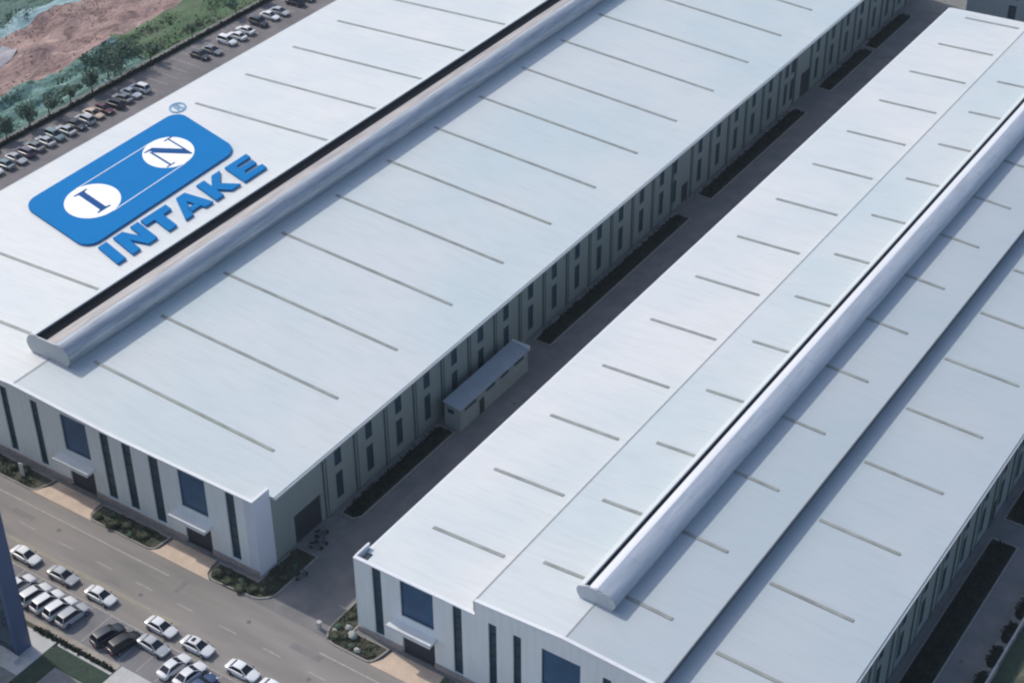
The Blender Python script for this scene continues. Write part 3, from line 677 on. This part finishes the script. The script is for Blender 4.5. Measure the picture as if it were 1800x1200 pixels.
# registered mark: ring with a small R
cr_ = (-68.55, 63.05); outer = ell(cr_, (0, 1.5), (1.5, -.45), 32); inner = ell(cr_, (0, 1.18), (1.18, -.36), 32)
mb = MB(); bm = mb.bm; Vr = [[bm.verts.new((x, y, zl(x, h))) for x, y in e] for e, h in ((outer, .04), (outer, .1), (inner, .1), (inner, .04))]
for i in range(32):
    j = (i + 1) % 32
    for a, b in ((0, 1), (1, 2), (2, 3), (3, 0)): bm.faces.new((Vr[a][i], Vr[a][j], Vr[b][j], Vr[b][i]))
rm = mb.build('registered_mark', 'ring', lg)
glyph([[(0, 0), (.28, 0), (.28, 1.6), (0, 1.6)], [(.29, 0), (.85, 0), (1.05, .2), (1.05, .65), (.85, .85), (.29, .85), (.29, .66), (.72, .66), (.8, .55), (.8, .3), (.72, .2), (.29, .2)], [(.42, .86), (.72, .86), (1.1, 1.6), (.82, 1.6)]],
      (cr_[0] - .78, cr_[1] - .42 + .25), (0, 1), (1, -.3), .04, .1, 'letter', 'ring', rm)

# ------------------------------------------------------------------ cars
def make_car(kind):
    r = thing('parked_car', 'x', 'car')
    SUV = kind == 'suv'; h = 1.66 if SUV else 1.44; belt = 1.0 if SUV else .9
    # lower body: rounded cross-sections along x
    st = [(-2.28, .62, .45, .68), (-2.2, .80, .32, .84), (-1.9, .88, .25, belt - .02), (-1.2, .91, .22, belt), (0, .92, .22, belt - .01), (1.0, .91, .22, belt - .03), (1.7, .88, .24, belt - .14), (2.15, .80, .3, belt - .24), (2.3, .60, .42, .62)]
    rings = []
    for x, w, z0, z1 in st:
        zm = z0 + (z1 - z0) * .55
        rings.append([(x, -w * .86, z0), (x, w * .86, z0), (x, w, z0 + .12), (x, w, zm), (x, w * .95, z1 - .05), (x, w * .80, z1), (x, w * .3, z1 + .025), (x, -w * .3, z1 + .025), (x, -w * .80, z1), (x, -w * .95, z1 - .05), (x, -w, zm), (x, -w, z0 + .12)])
    mb = MB().loft(rings)
    # roof panel
    rx = (-1.75, .35) if SUV else (-1.05, .28)
    rr_ = []
    for x, w, dz in ((rx[0], .58, -.03), (rx[0] + .15, .63, .0), ((rx[0] + rx[1]) / 2, .65, .03), (rx[1] - .15, .63, .0), (rx[1], .58, -.03)):
        rr_.append([(x, -w, h - .05 + dz), (x, w, h - .05 + dz), (x, w * .92, h + dz), (x, -w * .92, h + dz)])
    mb.loft(rr_)
    # pillars
    for s in (-1, 1):
        for xa, xb in ((rx[0] + .02, (-2.1 if SUV else -1.75)), (rx[1] - .05, 1.12)):
            mb.loft([[(xa, s * .56, h - .06), (xa + .07, s * .56, h - .06), (xa + .07, s * .62, h - .06), (xa, s * .62, h - .06)], [(xb, s * .74, belt), (xb + .07, s * .74, belt), (xb + .07, s * .80, belt), (xb, s * .80, belt)]])
    b = mb.build('body', 'carpaint', r, smooth=True); md = b.modifiers.new('es', 'EDGE_SPLIT'); md.split_angle = R_(38)
    g0 = -2.08 if SUV else -1.72
    MB().loft([[(g0, -.76, belt - .03), (1.14, -.76, belt - .05), (1.14, .76, belt - .05), (g0, .76, belt - .03)], [(rx[0] + .06, -.58, h - .045), (rx[1] - .02, -.58, h - .045), (rx[1] - .02, .58, h - .045), (rx[0] + .06, .58, h - .045)]]).build('windows', 'carglass', r)
    for x in (-1.38, 1.42):
        for s in (-1, 1):
            w = MB().cyl((x, s * .92 - .1, .32), .32, .2, 'y', 16).build('wheel', 'tyre', r)
            MB().cyl((x, s * .92 - .12, .32), .2, .24, 'y', 10).build('rim', 'rim', w)
    for s in (-1, 1):
        MB().box(2.02, 2.24, s * .62 - .12, s * .62 + .12, .58, .72).build('headlight', 'lamp', r)
        MB().box(-2.27, -2.16, s * .64 - .13, s * .64 + .13, .66, .8).build('tail_light', 'tail', r)
        MB().box(.86, 1.0, s * .96 - .08, s * .96 + .08, belt, belt + .12).build('mirror', 'carglass', r)
    return r
protoS, protoU = make_car('sedan'), make_car('suv')
used = set(); last = [None]
PAL = dict(white=(.74, .75, .77), silver=(.42, .44, .47), grey=(.2, .22, .24), dark=(.035, .045, .06), black=(.015, .018, .025), teal=(.16, .24, .26), red=(.30, .03, .04), maroon=(.10, .03, .045), beige=(.55, .42, .33), plum=(.12, .10, .15), blue=(.04, .07, .16))
def car(x, y, rz, color, label, group, kind='sedan', z=0.0):
    src = protoU if kind == 'suv' else protoS
    o = src if kind not in used else copy_tree(src)
    used.add(kind); o.location = (x, y, z); o.rotation_euler.z = R_(rz); tag(o, label, 'car', group)
    o.scale = (.84, .84, .84); last[0] = o; c = PAL[color]; j = random.uniform(.93, 1.05)
    for ch in o.children:
        if ch.name.startswith('body'): ch.color = (c[0] * j, c[1] * j, c[2] * j, 1)
    return o
G1 = 'cars lined up along the yellow line'
row = [(-29.4, 'white', 'out beyond the tower'), (-23.6, 'white', 'first in line, nearest the blue tower'), (-17.8, 'silver', 'second in line from the blue tower'), (-12.1, 'white', 'third in line, just above the dark pair'),
       (-3.4, 'white', 'fourth in line, above the silver car'), (1.7, 'white', 'fifth in line'), (7.9, 'white', 'sixth in line, near the bottom edge'), (12.4, 'white', 'last in line, cut by the bottom edge')]
for i, (x, c, t) in enumerate(row):
    if i == 0: continue
    car(x, -11.85 + random.uniform(-.12, .12) - (.3 if i == 7 else 0), random.uniform(-2, 2), c, ('white' if c == 'white' else 'silver-roofed') + ' car by the yellow line, ' + t, G1)
    if i == 5:
        sr_ = MB().box(-.75, -.25, -.34, .34, 1.46, 1.485).build('sunroof', 'carglass', last[0])
car(-2.2, -14.3, -3, 'silver', 'silver car parked parallel to the road just below the line of white cars', 'cars in the car park')
G2 = 'cars in the car park'
park = [(-23.3, 'white', 'sedan', 'partly hidden behind the blue tower'), (-20.6, 'white', 'suv', 'its tail just clear of the blue tower'), (-18.2, 'white', 'suv', 'second in the row from the blue tower'), (-16.3, 'white', 'suv', 'third in the row from the blue tower'),
        (-14.4, 'white', 'suv', 'fourth in the row from the blue tower'), (-12.5, 'silver', 'suv', 'last of the pale row')]
for x, c, k, t in park[1:]:
    car(x, -15.75, 83 + random.uniform(-3, 3), 'white' if c == 'white' else 'silver', c + ' car parked nose-in, ' + t, G2, k)
car(-7.3, -15.8, 78, 'dark', 'dark car, left one of the dark pair in the middle of the car park', G2, 'suv')
car(-5.05, -15.7, 78, 'black', 'black car, right one of the dark pair in the middle of the car park', G2, 'suv')
car(1.6, -15.35, 84, 'white', 'white car parked nose-in under the silver car, at the bottom edge', G2)
car(3.75, -15.3, 84, 'white', 'white sedan between another white car and the dark blue one', G2)
car(5.75, -15.9, 84, 'blue', 'dark blue car at the bottom edge, left of the red one', G2)
car(8.0, -16.4, 84, 'red', 'red car only just in view at the bottom edge', G2)
G3 = 'cars parked along the far lane'
far = [(43.6, 'dark'), (45.7, 'white'), (47.8, 'teal'), (50.0, 'silver'), (52.1, 'plum'), (54.2, 'grey'), (56.3, 'silver'), (58.4, 'teal'), (60.6, 'silver'), (62.7, 'dark'), (64.8, 'silver'), (66.9, 'beige'), (69.0, 'maroon'), (71.2, 'dark'), (73.3, 'grey'), (75.4, 'white'), (77.5, 'white'),
       (91.9, 'dark'), (94.4, 'grey'), (98.6, 'white'), (101.0, 'white'), (103.5, 'white'), (107.2, 'dark'), (110.3, 'white'), (112.6, 'silver'), (117.2, 'dark'), (119.8, 'grey'), (122.4, 'dark')]
shadow_line = hedge('hedge', 'long low dark strip, added shadow line behind the far row of parked cars', -96.95, -96.4, 20, 140, .6, 2500, None, seed=90, rnd=.3)  # dark strip added to draw the shadow line behind the cars
ORD = ['first', 'second', 'third', 'fourth', 'fifth', 'sixth', 'seventh', 'eighth', 'ninth', 'tenth', 'eleventh', 'twelfth', 'thirteenth', 'fourteenth', 'fifteenth', 'sixteenth', 'last']
nm = {'teal': 'grey-green', 'plum': 'dark purple-grey'}
for i, (y, c) in enumerate(far):
    if i < 17: t = '%s car, %s from the left in the long row beyond the left roof' % (nm.get(c, c), ORD[i])
    else: t = '%s car, %s in the sparse row near the top edge' % (nm.get(c, c), ORD[i - 17])
    car(-91.4 + random.uniform(-.3, .3) + (.4 if i in (18,) else 0), y, random.choice((0, 180)) + random.uniform(-3, 3), c, t, G3, 'suv' if i % 3 == 1 else 'sedan')

# ------------------------------------------------------------------ trees and shrubs
def make_tree(seed, h, r, n, name='tree'):
    rg = random.Random(seed); root = thing(name, 'x', 'tree')
    mb = MB(); base = [(0, 0, 0, .14), (.05, .02, h * .25, .11), (-.04, .05, h * .5, .08), (.02, 0, h * .8, .04)]
    mb.loft([[(x + q * math.cos(a), y + q * math.sin(a), z) for a in [2 * math.pi * i / 7 for i in range(7)]] for x, y, z, q in base])
    for k in range(6):
        a = rg.uniform(0, 6.28); z0 = h * rg.uniform(.35, .6); L_ = r * rg.uniform(.5, .85)
        e = Vector((math.cos(a) * L_, math.sin(a) * L_, z0 + h * .22)); s0 = Vector((0, 0, z0))
        mb.loft([[s0 + Vector((.04 * math.cos(t), .04 * math.sin(t), 0)) for t in (0, 2.1, 4.2)], [e + Vector((.015 * math.cos(t), .015 * math.sin(t), 0)) for t in (0, 2.1, 4.2)]])
    mb.build('trunk', 'bark', root)
    cl = [(Vector((rg.gauss(0, .42) * r, rg.gauss(0, .42) * r, h * rg.uniform(.5, .95))), r * rg.uniform(.25, .5)) for _ in range(11)]
    mb = MB()
    for k in range(n):
        c, q = rg.choice(cl); v = Vector((rg.gauss(0, 1), rg.gauss(0, 1), rg.gauss(0, .8))).normalized() * q * rg.uniform(.5, 1.05)
        leafquad(mb.bm, c + v, rg.uniform(.09, .22), rg)
    mb.build('crown', 'leaf_teal', root); return root
GT = 'small trees along the far lane'
tr = [make_tree(1, 3.6, 1.9, 1100), make_tree(2, 3.0, 1.6, 800), make_tree(3, 4.4, 3.0, 2200)]
tp = [(-97.2, 49.5, 1, .9), (-97.3, 53.8, 0, 1), (-97.2, 58.6, 0, 1.05), (-97.4, 63.0, 1, 1.1), (-97.3, 67.6, 1, 1), (-97.6, 72.6, 0, 1.0), (-98.8, 77.6, 2, 1.15), (-99.6, 81.6, 2, .9), (-97.4, 86.2, 1, .9), (-97.4, 96.5, 1, .8), (-97.5, 108, 1, .9), (-97.5, 114.5, 0, 1)]
seen = set()
TL = ['first', 'second', 'third', 'fourth', 'fifth', 'sixth', 'seventh', 'eighth', 'ninth', 'tenth', 'eleventh', 'twelfth']
for i, (x, y, k, s) in enumerate(tp):
    o = tr[k] if k not in seen else copy_tree(tr[k]); seen.add(k)
    o.location = (x, y, .1); o.scale = (s, s, s); o.rotation_euler.z = i * 1.3
    tag(o, '%s tree behind the far cars, %s from the left' % (('big bushy green' if k == 2 else 'small grey-green'), TL[i]), 'tree', GT)

def make_shrub(seed, r, h, n, m):
    rg = random.Random(seed); mb = MB()
    bmesh.ops.create_icosphere(mb.bm, subdivisions=2, radius=1)
    for v in mb.bm.verts:
        k = .72 + .2 * noise.noise(v.co * 1.7 + Vector((seed, 0, 0))); v.co = Vector((v.co.x * r * k, v.co.y * r * k, max(0, h * .5 + v.co.z * h * .5 * k)))
    for k in range(n):
        v = Vector((rg.gauss(0, 1), rg.gauss(0, 1), rg.gauss(0, 1))).normalized()
        leafquad(mb.bm, Vector((v.x * r * .9, v.y * r * .9, max(.03, h * .5 + v.z * h * .5))) * rg.uniform(.75, 1.08), rg.uniform(.05, .12), rg)
    return mb.build('shrub', m)
sh = [make_shrub(1, .55, .7, 260, 'leaf'), make_shrub(2, .42, .6, 200, 'leaf_teal'), make_shrub(3, .75, .95, 380, 'leaf')]
beds = [('in the bed between the driveways', [(-21.8, -2.6, 0), (-20.6, -1.5, 1), (-19.4, -2.8, 2), (-17.9, -1.9, 0), (-16.6, -2.9, 1), (-15.2, -2.2, 2), (-13.7, -1.4, 0)]),
        ('in the left hall corner bed', [(-4.2, -2.2, 2), (-3.1, -1.4, 0), (-2.4, -2.6, 2), (-1.2, -1.7, 1), (-.5, -2.7, 2), (.8, -2.1, 2), (1.9, -1.6, 0), (1.5, .2, 2), (2.5, 1.2, 2), (1.2, 2.2, 0), (2.3, 3.3, 1), (1.1, 4.6, 2)]),
        ('in the far left bed', [(-33.2, -2.2, 1), (-34.6, -1.4, 2), (-36.4, -1.6, 2), (-38.6, -1.3, 0), (-40, -2.6, 1)]),
        ('in the right hall corner bed', [(11.9, -1.4, 1), (12.6, -2.6, 2), (13.6, -2.2, 0), (14.9, -2.9, 1), (17.4, -2.6, 0), (12.2, .6, 0)]),
        ('beside the right hall driveway', [(25.9, -1.5, 1), (27.8, -2.0, 0), (29.2, -2.8, 2)])]
sseen = set()
SZ = {0: 'mid-sized dark green', 1: 'small grey-green', 2: 'large dark green'}
for where, ps in beds:
    for i, (x, y, k) in enumerate(ps):
        o = sh[k] if k not in sseen else sh[k].copy()
        if k in sseen: COL.objects.link(o)
        sseen.add(k); o.location = (x, y, .07); o.rotation_euler.z = i * 2.1; s = random.uniform(.6, 1.15); o.scale = (s * 1.1, s * random.uniform(.75, 1), s * random.uniform(.5, .8))
        tag(o, '%s shrub %s, %s from left' % (SZ[k], where, TL[i]), 'shrub', 'shrubs in the front beds')
for nm_, (xa, xb, ya, yb), n_ in (('front', (-22.4, -13.3, -3.1, -.9), 1500), ('corner', (-4.4, .2, -3.0, -.9), 900), ('corner', (.5, 3.0, -2.0, 5.7), 1100), ('far', (-44, -32.6, -3.1, -.9), 1300), ('right', (12.0, 17.3, -3.3, -1.2), 500), ('right', (11.4, 13.4, -1.5, 8), 700)):
    rg = random.Random(n_); mb = MB()
    cs = [(rg.uniform(xa, xb), rg.uniform(ya, yb)) for _ in range(14)]
    for k in range(n_):
        c = rg.choice(cs); x = min(xb, max(xa, c[0] + rg.gauss(0, .55))); y = min(yb, max(ya, c[1] + rg.gauss(0, .4)))
        leafquad(mb.bm, Vector((x, y, .1 + rg.random() * .16)), rg.uniform(.06, .15), rg)
    tag(mb.build('ground_cover', 'leaf'), 'low patchy ground cover in the %s planting bed' % nm_, 'ground cover', None, 'stuff')
# clipped hedge line between car park and lawn
hedge('hedge', 'thin low hedge between beige kerb and lawn, bottom left', -19.2, -18.88, 3.4, 15, .24, 500, None, m='leafd', seed=40, rnd=.3).rotation_euler.z = R_(90)
# blocks of hedge on the right lane
TL2 = ['thirteenth', 'fourteenth', 'fifteenth', 'sixteenth', 'seventeenth', 'eighteenth', 'nineteenth', 'twentieth', 'twenty-first', 'twenty-second']
for k in range(22):
    y = 18.2 + 4.15 * k
    o = hedge('hedge', 'dark hedge block along the right-hand lane, %s from the bottom' % (TL[k] if k < 12 else TL2[k - 12]), 70.75, 71.75, y, y + 3.2, .8, 160, 'hedge blocks along the right-hand lane', seed=60 + k, rnd=.3)
fn = MB()
for k in range(24): fn.box(72.02, 72.1, 16 + 5 * k, 16.1 + 5 * k, .1, 1.3)
fn.box(72.03, 72.09, 14, 136, 1.2, 1.27); fn.box(72.03, 72.09, 14, 136, .7, .75)
tag(fn.build('railing', 'gutter'), 'thin pale railing running beyond the hedge blocks at the bottom right', 'railing')
# rocks in the corner bed
def rock(x, y, r, label):
    mb = MB(); bmesh.ops.create_icosphere(mb.bm, subdivisions=3, radius=r)
    for v in mb.bm.verts:
        k = 1 + .35 * noise.noise(v.co * 1.6 / r + Vector((x, y, 0))); v.co = Vector((v.co.x * k, v.co.y * k * .8, v.co.z * k * .7 + r * .35))
    o = mb.build('boulder', 'rock', loc=(x, y, .07)); tag(o, label, 'boulder', 'boulders in the corner bed')
rock(14.1, -1.6, .62, 'largest pale boulder in the corner bed of the right hall'); rock(13.0, -.9, .4, 'small pale boulder behind the largest one'); rock(15.8, -3.0, .38, 'pale boulder nearest the road in the corner bed')
rock(12.0, -2.0, .3, 'smallest pale boulder at the left tip of the corner bed')
# totem board in the left bed
sg = thing('notice_board', 'narrow white notice board standing in the front bed at the far left', 'sign', (-34.3, -2.3, .07), R_(10))
MB().box(-.28, .28, -.05, .05, .25, 2.1).build('board', 'signw', sg); MB().box(-.2, -.12, -.03, .03, 0, .25).build('post', 'frame', sg); MB().box(.12, .2, -.03, .03, 0, .25).build('post', 'frame', sg)
# gate stone at the corner
gs = MB().box(10.2, 10.55, -2.7, -2.35, 0, .9).box(10.14, 10.61, -2.76, -2.29, .9, 1.0); tag(gs.build('bollard', 'palepave'), 'square pale stone bollard at the corner where road and alley meet', 'bollard')
# scooters by the corner of the left hall
def make_scooter():
    r = thing('scooter', 'x', 'scooter')
    mb = MB().loft([[(-.75, -.1, .5), (-.75, .1, .5), (-.75, .08, .72), (-.75, -.08, .72)], [(-.3, -.18, .35), (-.3, .18, .35), (-.3, .14, .78), (-.3, -.14, .78)], [(.1, -.16, .3), (.1, .16, .3), (.1, .14, .42), (.1, -.14, .42)], [(.42, -.16, .3), (.42, .16, .3), (.42, .16, .5), (.42, -.16, .5)]])
    mb.loft([[(.42, -.2, .3), (.5, -.2, .3), (.5, .2, .3), (.42, .2, .3)], [(.3, -.14, .98), (.36, -.14, .98), (.36, .14, .98), (.3, .14, .98)]])
    mb.build('body', 'carpaint', r).color = (.10, .12, .14, 1)
    MB().box(-.72, -.08, -.13, .13, .79, .86).build('seat', 'tyre', r)
    MB().box(.28, .33, -.32, .32, 1.0, 1.05).build('handlebar', 'frame', r)
    for x in (-.55, .62): MB().cyl((x, -.06, .25), .25, .12, 'y', 14).build('wheel', 'tyre', r)
    return r
sc = make_scooter()
for i, (x, y, a, t) in enumerate([(2.3, 6.9, 20, 'nearest the corner bed'), (2.2, 7.9, 15, 'second from the corner bed'), (1.4, 9.0, 60, 'closest to the side door'), (3.9, 2.4, 75, 'standing alone at the kerb')]):
    o = sc if i == 0 else copy_tree(sc); o.location = (x, y, .03); o.rotation_euler.z = R_(a); tag(o, 'dark scooter by the left hall, ' + t, 'scooter', 'scooters by the corner of the left hall')

# ------------------------------------------------------------------ haze
hz = MB().box(-330, 330, -240, 420, -1.5, 140).build('haze', bpy.data.materials.new('haze_air')); tag(hz, kind='stuff')
hz['label'] = 'thin bluish haze hanging over the whole industrial estate'; hz['category'] = 'haze'
hm = hz.data.materials[0]; hm.use_nodes = True; n = hm.node_tree.nodes; n.clear()
pv = n.new('ShaderNodeVolumePrincipled'); pv.inputs['Color'].default_value = (.80, .88, 1, 1); pv.inputs['Density'].default_value = .0001; pv.inputs['Anisotropy'].default_value = .1
ou = n.new('ShaderNodeOutputMaterial'); hm.node_tree.links.new(pv.outputs[0], ou.inputs['Volume'])
